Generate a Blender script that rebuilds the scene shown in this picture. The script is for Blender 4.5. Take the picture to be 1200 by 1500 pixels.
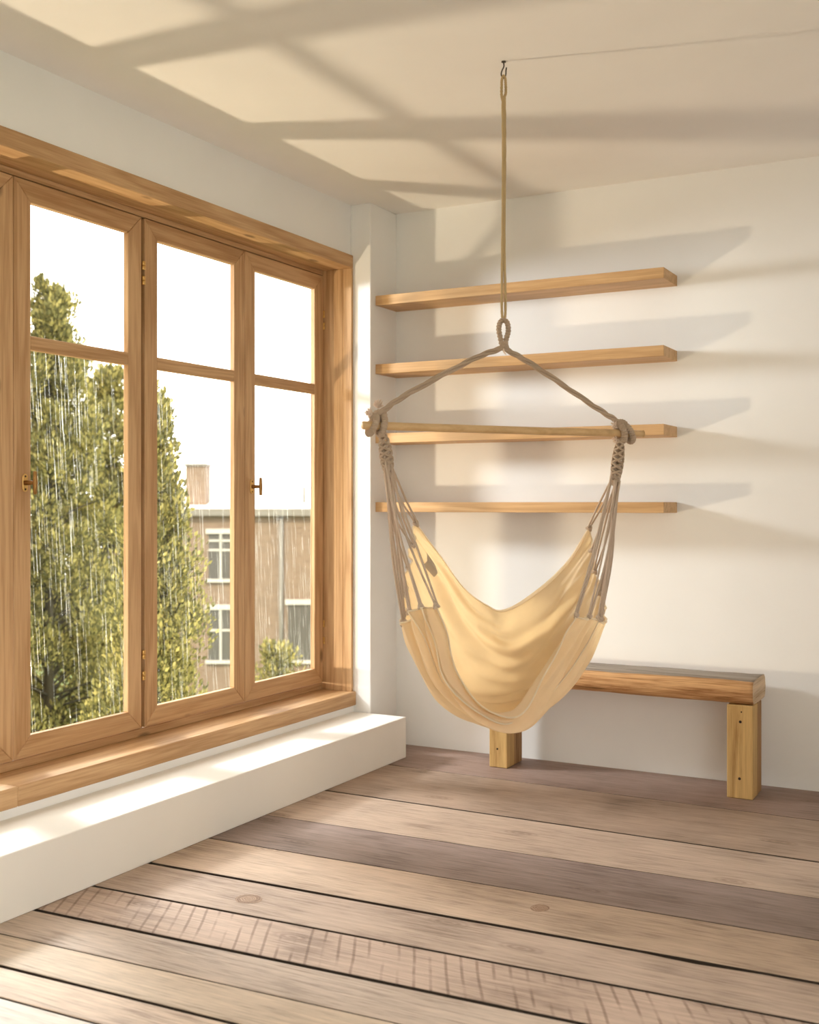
import bpy, bmesh, math, random
from mathutils import Vector, Matrix, noise

# ------------------------------------------------------------------ camera, sky, lights, exposure
sc = bpy.context.scene
col = sc.collection
for o in list(bpy.data.objects):
    bpy.data.objects.remove(o)
YAW = math.atan(900 / 1665)
cam_d = bpy.data.cameras.new('camera')
cam_d.sensor_fit = 'HORIZONTAL'; cam_d.sensor_width = 36; cam_d.lens = 1665 / 1200 * 36
cam_d.shift_y = -0.01
cam_d.clip_start = 0.05; cam_d.clip_end = 300
cam_d.dof.use_dof = True; cam_d.dof.focus_distance = 4.0; cam_d.dof.aperture_fstop = 4.5
cam = bpy.data.objects.new('camera', cam_d); col.objects.link(cam)
cam.location = (0, 0, 1.13); cam.rotation_euler = (math.pi / 2, 0, YAW)
sc.camera = cam

world = bpy.data.worlds.new('sky'); sc.world = world
world.use_nodes = True
bg = world.node_tree.nodes['Background']
bg.inputs[0].default_value = (1.0, 0.95, 0.885, 1); bg.inputs[1].default_value = 4.0

def spot(name, loc, target, energy, color, radius, cone):
    l = bpy.data.lights.new(name, 'SPOT')
    l.energy = energy; l.color = color; l.shadow_soft_size = radius
    l.spot_size = math.radians(cone); l.spot_blend = 0.3
    o = bpy.data.objects.new(name, l); col.objects.link(o)
    o.location = loc
    o.rotation_euler = (Vector(target) - Vector(loc)).to_track_quat('-Z', 'Y').to_euler()
    return o
# two floodlights in the garden close outside the window: a large white one at head height, a small amber one low down
spot('floodlight_white', (-4.73, 3.37, 2.05), (-2.2, 3.9, 1.2), 415, (0.95, 0.975, 1.0), 0.25, 150)
spot('floodlight_amber', (-4.30, 2.50, 0.35), (-2.6, 3.2, 1.9), 170, (1.0, 0.80, 0.56), 0.065, 130)
sun_l = bpy.data.lights.new('sun', 'SUN'); sun_l.energy = 4.0; sun_l.angle = 0.05; sun_l.color = (1.0, 0.86, 0.6)
sun = bpy.data.objects.new('sun', sun_l); col.objects.link(sun)
sun.rotation_euler = Vector((-0.02, 0.75, -0.66)).to_track_quat('-Z', 'Y').to_euler()

sc.view_settings.view_transform = 'Standard'; sc.view_settings.look = 'None'
sc.view_settings.gamma = 1.0; sc.view_settings.use_curve_mapping = False
sc.view_settings.exposure = 0.34
sc.cycles.use_denoising = True
sc.cycles.max_bounces = 10; sc.cycles.diffuse_bounces = 6; sc.cycles.transparent_max_bounces = 24
sc.cycles.sample_clamp_indirect = 6.0

# ------------------------------------------------------------------ helpers
def lin(c):
    c = c / 255.0
    return c / 12.92 if c <= 0.04045 else ((c + 0.055) / 1.055) ** 2.4
def rgb(r, g, b):
    return (lin(r), lin(g), lin(b), 1.0)

def tag(o, label=None, cat=None, group=None, kind=None):
    if label: o['label'] = label
    if cat: o['category'] = cat
    if group: o['group'] = group
    if kind: o['kind'] = kind
    return o

def empty(name, loc=(0, 0, 0), parent=None, rz=0.0):
    o = bpy.data.objects.new(name, None); col.objects.link(o)
    o.empty_display_size = 0.05
    o.location = loc; o.rotation_euler = (0, 0, rz)
    o.parent = parent
    return o

def origin_of(o):
    v = Vector((0, 0, 0))
    while o is not None:
        v += o.location; o = o.parent
    return v

def link(name, me, mat, parent=None):
    if mat is not None and len(me.materials) == 0:
        for m in (mat if isinstance(mat, (list, tuple)) else [mat]):
            me.materials.append(m)
    o = bpy.data.objects.new(name, me); col.objects.link(o); o.parent = parent
    return o

def smooth(me, on=True):
    me.polygons.foreach_set('use_smooth', [on] * len(me.polygons))

def poly(name, verts, faces, mat, parent=None, sm=False, bevel=0.0, rel=True):
    """verts in world metres; the mesh is stored relative to its parent's origin"""
    off = origin_of(parent) if (parent and rel) else Vector((0, 0, 0))
    bm = bmesh.new()
    vs = [bm.verts.new(Vector(v) - off) for v in verts]
    for f in faces:
        bm.faces.new([vs[i] for i in f])
    bmesh.ops.recalc_face_normals(bm, faces=bm.faces)
    if bevel:
        bmesh.ops.bevel(bm, geom=list(bm.edges), offset=bevel, segments=1, affect='EDGES', clamp_overlap=True)
    me = bpy.data.meshes.new(name); bm.to_mesh(me); bm.free()
    if sm: smooth(me)
    return link(name, me, mat, parent)

BOXF = [(0, 1, 2, 3), (7, 6, 5, 4), (0, 4, 5, 1), (1, 5, 6, 2), (2, 6, 7, 3), (3, 7, 4, 0)]
def boxv(x0, x1, y0, y1, z0, z1):
    return [(x0, y0, z0), (x1, y0, z0), (x1, y1, z0), (x0, y1, z0), (x0, y0, z1), (x1, y0, z1), (x1, y1, z1), (x0, y1, z1)]
def box(name, x0, x1, y0, y1, z0, z1, mat, parent=None, bevel=0.002):
    return poly(name, boxv(x0, x1, y0, y1, z0, z1), BOXF, mat, parent, bevel=bevel)
def boxes(name, lst, mat, parent=None):
    v, f = [], []
    for b in lst:
        n = len(v); v += boxv(*b); f += [tuple(i + n for i in q) for q in BOXF]
    return poly(name, v, f, mat, parent)

def cr(pts, n):
    """Catmull-Rom through pts, n points"""
    P = [Vector(p) for p in pts]; m = len(P) - 1
    out = []
    for i in range(n):
        t = i / (n - 1) * m; k = min(int(t), m - 1); u = t - k
        a = P[k - 1] if k > 0 else 2 * P[0] - P[1]
        b, c = P[k], P[k + 1]
        d = P[k + 2] if k + 2 <= m else 2 * P[m] - P[m - 1]
        out.append(0.5 * ((2 * b) + (c - a) * u + (2 * a - 5 * b + 4 * c - d) * u * u + (3 * b - a - 3 * c + d) * u ** 3))
    return out

class MB:
    def __init__(s): s.v = []; s.f = []
    def tube(s, pts, r, sides=6, closed=False, cap=True):
        P = [Vector(p) for p in pts]; n = len(P)
        rf = r if callable(r) else (lambda i, t: r)
        ref = None; base = len(s.v)
        for i in range(n):
            if closed: tdir = P[(i + 1) % n] - P[i - 1]
            else: tdir = P[min(i + 1, n - 1)] - P[max(i - 1, 0)]
            if tdir.length < 1e-9: tdir = Vector((0, 0, 1))
            tdir.normalize()
            if ref is None:
                ref = Vector((0, 0, 1)) if abs(tdir.z) < 0.8 else Vector((1, 0, 0))
            nrm = ref - tdir * ref.dot(tdir)
            if nrm.length < 1e-6: nrm = tdir.orthogonal()
            nrm.normalize(); ref = nrm; b = tdir.cross(nrm)
            rr = rf(i, i / max(1, n - 1))
            for k in range(sides):
                a = 2 * math.pi * k / sides
                s.v.append(P[i] + (nrm * math.cos(a) + b * math.sin(a)) * rr)
        for i in range(n if closed else n - 1):
            j = (i + 1) % n
            for k in range(sides):
                l = (k + 1) % sides
                s.f.append((base + i * sides + k, base + i * sides + l, base + j * sides + l, base + j * sides + k))
        if cap and not closed:
            s.f.append(tuple(base + k for k in reversed(range(sides))))
            s.f.append(tuple(base + (n - 1) * sides + k for k in range(sides)))
        return s
    def mesh(s, name, sm=True):
        me = bpy.data.meshes.new(name); me.from_pydata([tuple(v) for v in s.v], [], s.f); me.update()
        if sm: smooth(me)
        return me
    def build(s, name, mat, parent=None, sm=True):
        return link(name, s.mesh(name, sm), mat, parent)

def helix(pts, R, turns, phase, n):
    """a strand winding round the polyline pts"""
    C = cr(pts, n); out = []; ref = None
    for i in range(n):
        t = (C[min(i + 1, n - 1)] - C[max(i - 1, 0)]).normalized()
        if ref is None: ref = t.orthogonal().normalized()
        nn = (ref - t * ref.dot(t)).normalized(); ref = nn; b = t.cross(nn)
        a = phase + 2 * math.pi * turns * i / (n - 1)
        rr = R(i / (n - 1)) if callable(R) else R
        out.append(C[i] + (nn * math.cos(a) + b * math.sin(a)) * rr)
    return out

# ------------------------------------------------------------------ materials
def new_mat(name):
    m = bpy.data.materials.new(name); m.use_nodes = True
    nt = m.node_tree; b = nt.nodes['Principled BSDF']
    return m, nt, b
def N(nt, t, **kw):
    n = nt.nodes.new(t)
    for k, v in kw.items():
        if k.startswith('i_'):
            n.inputs[k[2:].replace('_', ' ')].default_value = v
        else: setattr(n, k, v)
    return n
def L(nt, a, b): nt.links.new(a, b)
def ramp(nt, stops):
    r = nt.nodes.new('ShaderNodeValToRGB'); e = r.color_ramp.elements
    while len(e) < len(stops): e.new(0.5)
    for i, (p, c) in enumerate(stops): e[i].position = p; e[i].color = c
    return r
def coords(nt, scale, rnd=7.0):
    tc = N(nt, 'ShaderNodeTexCoord'); oi = N(nt, 'ShaderNodeObjectInfo')
    ml = N(nt, 'ShaderNodeMath', operation='MULTIPLY'); ml.inputs[1].default_value = rnd
    L(nt, oi.outputs['Random'], ml.inputs[0])
    ad = N(nt, 'ShaderNodeVectorMath', operation='ADD')
    L(nt, tc.outputs['Object'], ad.inputs[0]); L(nt, ml.outputs[0], ad.inputs[1])
    mp = N(nt, 'ShaderNodeMapping'); mp.inputs['Scale'].default_value = scale
    L(nt, ad.outputs[0], mp.inputs['Vector'])
    return ad, mp, oi

def plaster(name, c, bump=0.02):
    m, nt, b = new_mat(name)
    tc = N(nt, 'ShaderNodeTexCoord')
    n1 = N(nt, 'ShaderNodeTexNoise', i_Scale=3.0, i_Detail=4.0)
    L(nt, tc.outputs['Object'], n1.inputs['Vector'])
    r = ramp(nt, [(0.3, tuple(x * 0.965 for x in c[:3]) + (1,)), (0.7, c)])
    L(nt, n1.outputs['Fac'], r.inputs[0]); L(nt, r.outputs[0], b.inputs['Base Color'])
    n2 = N(nt, 'ShaderNodeTexNoise', i_Scale=55.0, i_Detail=5.0)
    L(nt, tc.outputs['Object'], n2.inputs['Vector'])
    bp = N(nt, 'ShaderNodeBump', i_Strength=bump * 4, i_Distance=0.004)
    L(nt, n2.outputs['Fac'], bp.inputs['Height']); L(nt, bp.outputs[0], b.inputs['Normal'])
    b.inputs['Roughness'].default_value = 0.75; b.inputs['Specular IOR Level'].default_value = 0.25
    return m

def oak(name, axis, light, dark, rough=0.5, knots=0.75):
    """planed oak, grain along axis 0/1/2"""
    m, nt, b = new_mat(name)
    s1 = [9.0, 9.0, 9.0]; s1[axis] = 0.55
    ad, mp, oi = coords(nt, s1)
    n1 = N(nt, 'ShaderNodeTexNoise', i_Scale=1.0, i_Detail=3.0, i_Distortion=0.4)
    L(nt, mp.outputs[0], n1.inputs['Vector'])
    # growth rings: sine of a warped field
    mu = N(nt, 'ShaderNodeMath', operation='MULTIPLY'); mu.inputs[1].default_value = 42.0
    L(nt, n1.outputs['Fac'], mu.inputs[0])
    si = N(nt, 'ShaderNodeMath', operation='SINE'); L(nt, mu.outputs[0], si.inputs[0])
    s2 = [190.0, 190.0, 190.0]; s2[axis] = 7.0
    mp2 = N(nt, 'ShaderNodeMapping'); mp2.inputs['Scale'].default_value = s2
    L(nt, ad.outputs[0], mp2.inputs['Vector'])
    n2 = N(nt, 'ShaderNodeTexNoise', i_Scale=1.0, i_Detail=2.0); L(nt, mp2.outputs[0], n2.inputs['Vector'])
    a1 = N(nt, 'ShaderNodeMath', operation='MULTIPLY_ADD'); a1.inputs[1].default_value = 0.16; a1.inputs[2].default_value = 0.0
    L(nt, si.outputs[0], a1.inputs[0])
    a2 = N(nt, 'ShaderNodeMath', operation='MULTIPLY_ADD'); a2.inputs[1].default_value = 0.7
    L(nt, n2.outputs['Fac'], a2.inputs[0]); L(nt, a1.outputs[0], a2.inputs[2])
    a3 = N(nt, 'ShaderNodeMath', operation='MULTIPLY_ADD'); a3.inputs[1].default_value = 0.22
    L(nt, oi.outputs['Random'], a3.inputs[0]); L(nt, a2.outputs[0], a3.inputs[2])
    mid = tuple((x + y) / 2 for x, y in zip(light, dark))
    r = ramp(nt, [(0.16, dark), (0.42, mid), (0.72, light)])
    L(nt, a3.outputs[0], r.inputs[0])
    # sparse small knots
    s3 = [5.0, 5.0, 5.0]; s3[axis] = 2.0
    mp3 = N(nt, 'ShaderNodeMapping'); mp3.inputs['Scale'].default_value = s3
    L(nt, ad.outputs[0], mp3.inputs['Vector'])
    vo = N(nt, 'ShaderNodeTexVoronoi', i_Scale=1.0); L(nt, mp3.outputs[0], vo.inputs['Vector'])
    kr = ramp(nt, [(0.045, (knots, knots, knots, 1)), (0.085, (0, 0, 0, 1))])
    L(nt, vo.outputs['Distance'], kr.inputs[0])
    mx = N(nt, 'ShaderNodeMix', data_type='RGBA'); mx.inputs['B'].default_value = tuple(x * 0.35 for x in dark[:3]) + (1,)
    L(nt, kr.outputs[0], mx.inputs['Factor']); L(nt, r.outputs[0], mx.inputs['A'])
    L(nt, mx.outputs['Result'], b.inputs['Base Color'])
    bp = N(nt, 'ShaderNodeBump', i_Strength=0.12, i_Distance=0.002)
    L(nt, n2.outputs['Fac'], bp.inputs['Height']); L(nt, bp.outputs[0], b.inputs['Normal'])
    b.inputs['Roughness'].default_value = rough; b.inputs['Specular IOR Level'].default_value = 0.35
    return m

def plank_mat(name, saw=False):
    """worn floorboard, tint from the object's own colour, grain along X"""
    m, nt, b = new_mat(name)
    ad, mp, oi = coords(nt, (0.9, 11.0, 1.0), 9.0)
    n1 = N(nt, 'ShaderNodeTexNoise', i_Scale=1.0, i_Detail=5.0, i_Distortion=0.9)
    L(nt, mp.outputs[0], n1.inputs['Vector'])
    mp2 = N(nt, 'ShaderNodeMapping'); mp2.inputs['Scale'].default_value = (9.0, 170.0, 1.0)
    L(nt, ad.outputs[0], mp2.inputs['Vector'])
    n2 = N(nt, 'ShaderNodeTexNoise', i_Scale=1.0, i_Detail=4.0, i_Roughness=0.65); L(nt, mp2.outputs[0], n2.inputs['Vector'])
    n3 = N(nt, 'ShaderNodeTexNoise', i_Scale=3.2, i_Detail=3.0); L(nt, ad.outputs[0], n3.inputs['Vector'])
    mu = N(nt, 'ShaderNodeMath', operation='MULTIPLY'); mu.inputs[1].default_value = 30.0
    L(nt, n1.outputs['Fac'], mu.inputs[0])
    si = N(nt, 'ShaderNodeMath', operation='SINE'); L(nt, mu.outputs[0], si.inputs[0])
    a1 = N(nt, 'ShaderNodeMath', operation='MULTIPLY_ADD'); a1.inputs[1].default_value = 0.06; a1.inputs[2].default_value = -0.53
    L(nt, si.outputs[0], a1.inputs[0])
    a2 = N(nt, 'ShaderNodeMath', operation='MULTIPLY_ADD'); a2.inputs[1].default_value = 1.15
    L(nt, n2.outputs['Fac'], a2.inputs[0]); L(nt, a1.outputs[0], a2.inputs[2])
    a3 = N(nt, 'ShaderNodeMath', operation='MULTIPLY_ADD'); a3.inputs[1].default_value = 0.85
    L(nt, n3.outputs['Fac'], a3.inputs[0]); L(nt, a2.outputs[0], a3.inputs[2])
    r = ramp(nt, [(0.15, (0.50, 0.45, 0.42, 1)), (0.42, (0.92, 0.90, 0.88, 1)), (0.75, (1.22, 1.2, 1.18, 1))])
    L(nt, a3.outputs[0], r.inputs[0])
    mx = N(nt, 'ShaderNodeMix', data_type='RGBA', blend_type='MULTIPLY'); mx.inputs['Factor'].default_value = 1.0
    L(nt, oi.outputs['Color'], mx.inputs['A']); L(nt, r.outputs[0], mx.inputs['B'])
    last = mx.outputs['Result']
    # knots with rings
    mp3 = N(nt, 'ShaderNodeMapping'); mp3.inputs['Scale'].default_value = (1.15, 3.1, 1.0)
    L(nt, ad.outputs[0], mp3.inputs['Vector'])
    vo = N(nt, 'ShaderNodeTexVoronoi', i_Scale=1.0, voronoi_dimensions='2D'); L(nt, mp3.outputs[0], vo.inputs['Vector'])
    rg = N(nt, 'ShaderNodeMath', operation='SINE'); m9 = N(nt, 'ShaderNodeMath', operation='MULTIPLY'); m9.inputs[1].default_value = 210.0
    L(nt, vo.outputs['Distance'], m9.inputs[0]); L(nt, m9.outputs[0], rg.inputs[0])
    kr = ramp(nt, [(0.0, (1, 1, 1, 1)), (0.05, (0.75, 0.75, 0.75, 1)), (0.085, (0, 0, 0, 1))])
    L(nt, vo.outputs['Distance'], kr.inputs[0])
    kk = N(nt, 'ShaderNodeMath', operation='MULTIPLY_ADD'); kk.inputs[1].default_value = 0.2; kk.inputs[2].default_value = 0.36
    L(nt, rg.outputs[0], kk.inputs[0])
    k2 = N(nt, 'ShaderNodeMath', operation='MULTIPLY'); L(nt, kk.outputs[0], k2.inputs[0]); L(nt, kr.outputs[0], k2.inputs[1])
    mk = N(nt, 'ShaderNodeMix', data_type='RGBA', blend_type='MULTIPLY'); mk.inputs['B'].default_value = (0.32, 0.24, 0.19, 1)
    L(nt, k2.outputs[0], mk.inputs['Factor']); L(nt, last, mk.inputs['A'])
    last = mk.outputs['Result']
    if saw:   # old saw marks across the board
        mr = N(nt, 'ShaderNodeMapping'); mr.inputs['Rotation'].default_value = (0, 0, -0.50)
        L(nt, ad.outputs[0], mr.inputs['Vector'])
        wv = N(nt, 'ShaderNodeTexWave', i_Scale=8.2, i_Distortion=1.6, i_Detail=1.0); wv.inputs['Detail Scale'].default_value = 0.4
        L(nt, mr.outputs[0], wv.inputs['Vector'])
        wr = ramp(nt, [(0.86, (0, 0, 0, 1)), (0.98, (0.6, 0.6, 0.6, 1))]); L(nt, wv.outputs['Fac'], wr.inputs[0])
        mp4 = N(nt, 'ShaderNodeMapping'); mp4.inputs['Scale'].default_value = (16.0, 7.0, 1.0)
        L(nt, mr.outputs[0], mp4.inputs['Vector'])
        n4 = N(nt, 'ShaderNodeTexNoise', i_Scale=1.0, i_Detail=2.0); L(nt, mp4.outputs[0], n4.inputs['Vector'])
        nr = ramp(nt, [(0.40, (0.05, 0.05, 0.05, 1)), (0.58, (1, 1, 1, 1))]); L(nt, n4.outputs['Fac'], nr.inputs[0])
        sr = N(nt, 'ShaderNodeMath', operation='MULTIPLY'); L(nt, wr.outputs[0], sr.inputs[0]); L(nt, nr.outputs[0], sr.inputs[1])
        ms = N(nt, 'ShaderNodeMix', data_type='RGBA', blend_type='MULTIPLY'); ms.inputs['B'].default_value = (0.35, 0.27, 0.22, 1)
        L(nt, sr.outputs[0], ms.inputs['Factor']); L(nt, last, ms.inputs['A'])
        last = ms.outputs['Result']
    L(nt, last, b.inputs['Base Color'])
    bp = N(nt, 'ShaderNodeBump', i_Strength=0.25, i_Distance=0.003)
    L(nt, n2.outputs['Fac'], bp.inputs['Height']); L(nt, bp.outputs[0], b.inputs['Normal'])
    b.inputs['Roughness'].default_value = 0.55; b.inputs['Specular IOR Level'].default_value = 0.35
    return m

def rough_wood(name, axis, light, dark, deep):
    m, nt, b = new_mat(name)
    s1 = [30.0, 30.0, 30.0]; s1[axis] = 1.6
    ad, mp, oi = coords(nt, s1, 3.0)
    n1 = N(nt, 'ShaderNodeTexNoise', i_Scale=1.0, i_Detail=5.0, i_Roughness=0.6, i_Distortion=0.6); L(nt, mp.outputs[0], n1.inputs['Vector'])
    s2 = [220.0, 220.0, 220.0]; s2[axis] = 9.0
    mp2 = N(nt, 'ShaderNodeMapping'); mp2.inputs['Scale'].default_value = s2; L(nt, ad.outputs[0], mp2.inputs['Vector'])
    n2 = N(nt, 'ShaderNodeTexNoise', i_Scale=1.0, i_Detail=3.0); L(nt, mp2.outputs[0], n2.inputs['Vector'])
    a = N(nt, 'ShaderNodeMath', operation='MULTIPLY_ADD'); a.inputs[1].default_value = 0.45
    L(nt, n2.outputs['Fac'], a.inputs[0]); L(nt, n1.outputs['Fac'], a.inputs[2])
    r = ramp(nt, [(0.50, deep), (0.60, dark), (0.78, light), (0.95, tuple(min(1, x * 1.15) for x in light[:3]) + (1,))])
    L(nt, a.outputs[0], r.inputs[0]); L(nt, r.outputs[0], b.inputs['Base Color'])
    bp = N(nt, 'ShaderNodeBump', i_Strength=0.5, i_Distance=0.004)
    L(nt, a.outputs[0], bp.inputs['Height']); L(nt, bp.outputs[0], b.inputs['Normal'])
    b.inputs['Roughness'].default_value = 0.7; b.inputs['Specular IOR Level'].default_value = 0.25
    return m

def plain(name, c, rough=0.6, metal=0.0, spec=0.4):
    m, nt, b = new_mat(name)
    tc = N(nt, 'ShaderNodeTexCoord'); n1 = N(nt, 'ShaderNodeTexNoise', i_Scale=40.0, i_Detail=3.0)
    L(nt, tc.outputs['Object'], n1.inputs['Vector'])
    r = ramp(nt, [(0.3, tuple(x * 0.85 for x in c[:3]) + (1,)), (0.7, c)])
    L(nt, n1.outputs['Fac'], r.inputs[0]); L(nt, r.outputs[0], b.inputs['Base Color'])
    b.inputs['Roughness'].default_value = rough; b.inputs['Metallic'].default_value = metal
    b.inputs['Specular IOR Level'].default_value = spec
    return m

def cloth(name, c, transl, weave=900.0, tcol=None, bump=0.25):
    m, nt, b = new_mat(name)
    nt.nodes.remove(b)
    out = nt.nodes['Material Output']
    tc = N(nt, 'ShaderNodeTexCoord')
    n1 = N(nt, 'ShaderNodeTexNoise', i_Scale=14.0, i_Detail=4.0); L(nt, tc.outputs['Object'], n1.inputs['Vector'])
    r = ramp(nt, [(0.3, tuple(x * 0.9 for x in c[:3]) + (1,)), (0.7, c)]); L(nt, n1.outputs['Fac'], r.inputs[0])
    n2 = N(nt, 'ShaderNodeTexNoise', i_Scale=weave, i_Detail=2.0); L(nt, tc.outputs['Object'], n2.inputs['Vector'])
    bp = N(nt, 'ShaderNodeBump', i_Strength=bump, i_Distance=0.001); L(nt, n2.outputs['Fac'], bp.inputs['Height'])
    d = N(nt, 'ShaderNodeBsdfDiffuse', i_Roughness=0.6); t = N(nt, 'ShaderNodeBsdfTranslucent')
    L(nt, r.outputs[0], d.inputs['Color']); L(nt, bp.outputs[0], d.inputs['Normal'])
    t.inputs['Color'].default_value = tcol or c
    mx = N(nt, 'ShaderNodeMixShader'); mx.inputs[0].default_value = transl
    L(nt, d.outputs[0], mx.inputs[1]); L(nt, t.outputs[0], mx.inputs[2]); L(nt, mx.outputs[0], out.inputs['Surface'])
    return m

def pane_mat(name):
    m, nt, b = new_mat(name); nt.nodes.remove(b)
    out = nt.nodes['Material Output']
    t = N(nt, 'ShaderNodeBsdfTransparent'); t.inputs[0].default_value = (0.97, 0.98, 0.97, 1)
    g = N(nt, 'ShaderNodeBsdfGlossy', i_Roughness=0.02); lw = N(nt, 'ShaderNodeLayerWeight', i_Blend=0.5)
    p5 = N(nt, 'ShaderNodeMath', operation='POWER'); p5.inputs[1].default_value = 5.0; L(nt, lw.outputs['Facing'], p5.inputs[0])
    fr = N(nt, 'ShaderNodeMath', operation='MULTIPLY_ADD'); fr.inputs[1].default_value = 0.6; fr.inputs[2].default_value = 0.02; L(nt, p5.outputs[0], fr.inputs[0])
    mx = N(nt, 'ShaderNodeMixShader'); L(nt, fr.outputs[0], mx.inputs[0])
    L(nt, t.outputs[0], mx.inputs[1]); L(nt, g.outputs[0], mx.inputs[2]); L(nt, mx.outputs[0], out.inputs['Surface'])
    return m

def water_mat(name):
    m, nt, b = new_mat(name); nt.nodes.remove(b)
    out = nt.nodes['Material Output']
    t = N(nt, 'ShaderNodeBsdfTransparent'); d = N(nt, 'ShaderNodeBsdfTranslucent'); d.inputs[0].default_value = (0.95, 0.95, 0.92, 1)
    g = N(nt, 'ShaderNodeBsdfGlossy', i_Roughness=0.15)
    m1 = N(nt, 'ShaderNodeMixShader'); m1.inputs[0].default_value = 0.4
    L(nt, d.outputs[0], m1.inputs[1]); L(nt, g.outputs[0], m1.inputs[2])
    m2 = N(nt, 'ShaderNodeMixShader'); m2.inputs[0].default_value = 0.24
    L(nt, t.outputs[0], m2.inputs[1]); L(nt, m1.outputs[0], m2.inputs[2]); L(nt, m2.outputs[0], out.inputs['Surface'])
    return m

def leaf_mat(name, stops):
    m, nt, b = new_mat(name); nt.nodes.remove(b)
    out = nt.nodes['Material Output']
    ge = N(nt, 'ShaderNodeNewGeometry'); r = ramp(nt, stops); L(nt, ge.outputs['Random Per Island'], r.inputs[0])
    d = N(nt, 'ShaderNodeBsdfDiffuse'); t = N(nt, 'ShaderNodeBsdfTranslucent')
    L(nt, r.outputs[0], d.inputs[0]); L(nt, r.outputs[0], t.inputs[0])
    mx = N(nt, 'ShaderNodeMixShader'); mx.inputs[0].default_value = 0.35
    L(nt, d.outputs[0], mx.inputs[1]); L(nt, t.outputs[0], mx.inputs[2]); L(nt, mx.outputs[0], out.inputs['Surface'])
    return m

def brick_mat(name):
    m, nt, b = new_mat(name)
    tc = N(nt, 'ShaderNodeTexCoord'); br = N(nt, 'ShaderNodeTexBrick', i_Scale=1.0)
    mp = N(nt, 'ShaderNodeMapping'); mp.inputs['Scale'].default_value = (2.2, 2.2, 2.2); mp.inputs['Rotation'].default_value = (math.pi / 2, 0, 0)
    L(nt, tc.outputs['Object'], mp.inputs[0]); L(nt, mp.outputs[0], br.inputs['Vector'])
    br.inputs['Color1'].default_value = rgb(116, 97, 82); br.inputs['Color2'].default_value = rgb(104, 86, 72); br.inputs['Mortar'].default_value = rgb(122, 108, 95)
    br.inputs['Brick Width'].default_value = 0.5; br.inputs['Row Height'].default_value = 0.17; br.inputs['Mortar Size'].default_value = 0.015
    L(nt, br.outputs['Color'], b.inputs['Base Color']); b.inputs['Roughness'].default_value = 0.85
    return m

M = {}
M['wall'] = plaster('wall_plaster', (0.865, 0.867, 0.866, 1))
M['ceil'] = plaster('ceiling_plaster', (0.885, 0.872, 0.862, 1))
M['ledge'] = plaster('white_paint', (0.86, 0.84, 0.80, 1), 0.006)
OL, OD = (0.60, 0.385, 0.205, 1), (0.40, 0.225, 0.10, 1)
M['oak_x'] = oak('oak_shelf', 0, (0.64, 0.41, 0.21, 1), (0.47, 0.28, 0.125, 1), 0.5, 0.0)
M['oak_y'] = oak('oak_rail', 1, OL, OD)
M['oak_z'] = oak('oak_stile', 2, OL, OD)
M['dark_oak'] = oak('oak_post', 2, (0.34, 0.20, 0.09, 1), (0.2, 0.10, 0.04, 1))
M['plank'] = plank_mat('worn_floorboard'); M['plank_saw'] = plank_mat('sawn_floorboard', True)
M['under'] = plain('dark_subfloor', (0.030, 0.022, 0.016, 1), 0.9)
M['gap_shade'] = plain('joint_shade', (0.055, 0.038, 0.026, 1), 0.9)
M['beam'] = rough_wood('rustic_beam', 0, (0.62, 0.37, 0.18, 1), (0.36, 0.175, 0.07, 1), (0.12, 0.055, 0.022, 1))
M['beam_top'] = rough_wood('weathered_grey_top', 0, (0.36, 0.31, 0.26, 1), (0.22, 0.18, 0.15, 1), (0.11, 0.085, 0.07, 1))
M['beam_end'] = rough_wood('beam_end_grain', 1, (0.66, 0.50, 0.34, 1), (0.50, 0.34, 0.20, 1), (0.3, 0.17, 0.08, 1))
M['post'] = rough_wood('post_wood', 2, (0.62, 0.41, 0.17, 1), (0.52, 0.33, 0.13, 1), (0.38, 0.22, 0.08, 1))
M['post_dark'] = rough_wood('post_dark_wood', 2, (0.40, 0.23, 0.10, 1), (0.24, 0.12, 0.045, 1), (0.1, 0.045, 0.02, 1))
def knot_mat():
    m, nt, b = new_mat('board_knot')
    tc = N(nt, 'ShaderNodeTexCoord'); ln = N(nt, 'ShaderNodeVectorMath', operation='LENGTH'); L(nt, tc.outputs['Object'], ln.inputs[0])
    no = N(nt, 'ShaderNodeTexNoise', i_Scale=60.0, i_Detail=3.0); L(nt, tc.outputs['Object'], no.inputs['Vector'])
    ma = N(nt, 'ShaderNodeMath', operation='MULTIPLY_ADD'); ma.inputs[1].default_value = 0.018; L(nt, no.outputs['Fac'], ma.inputs[0]); L(nt, ln.outputs['Value'], ma.inputs[2])
    mu = N(nt, 'ShaderNodeMath', operation='MULTIPLY'); mu.inputs[1].default_value = 900.0; L(nt, ma.outputs[0], mu.inputs[0])
    si = N(nt, 'ShaderNodeMath', operation='SINE'); L(nt, mu.outputs[0], si.inputs[0])
    r = ramp(nt, [(0.0, rgb(142, 112, 90)), (1.0, rgb(190, 164, 142))]); L(nt, si.outputs[0], r.inputs[0])
    e = ramp(nt, [(0.34, (0, 0, 0, 1)), (0.42, (0.7, 0.7, 0.7, 1)), (0.52, (0, 0, 0, 1))])
    m2 = N(nt, 'ShaderNodeMath', operation='MULTIPLY'); m2.inputs[1].default_value = 11.0; L(nt, ma.outputs[0], m2.inputs[0]); L(nt, m2.outputs[0], e.inputs[0])
    mx = N(nt, 'ShaderNodeMix', data_type='RGBA'); L(nt, e.outputs[0], mx.inputs['Factor']); L(nt, r.outputs[0], mx.inputs['A']); mx.inputs['B'].default_value = rgb(112, 84, 64)
    L(nt, mx.outputs['Result'], b.inputs['Base Color']); b.inputs['Roughness'].default_value = 0.6
    return m
M['knot'] = knot_mat()
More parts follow.
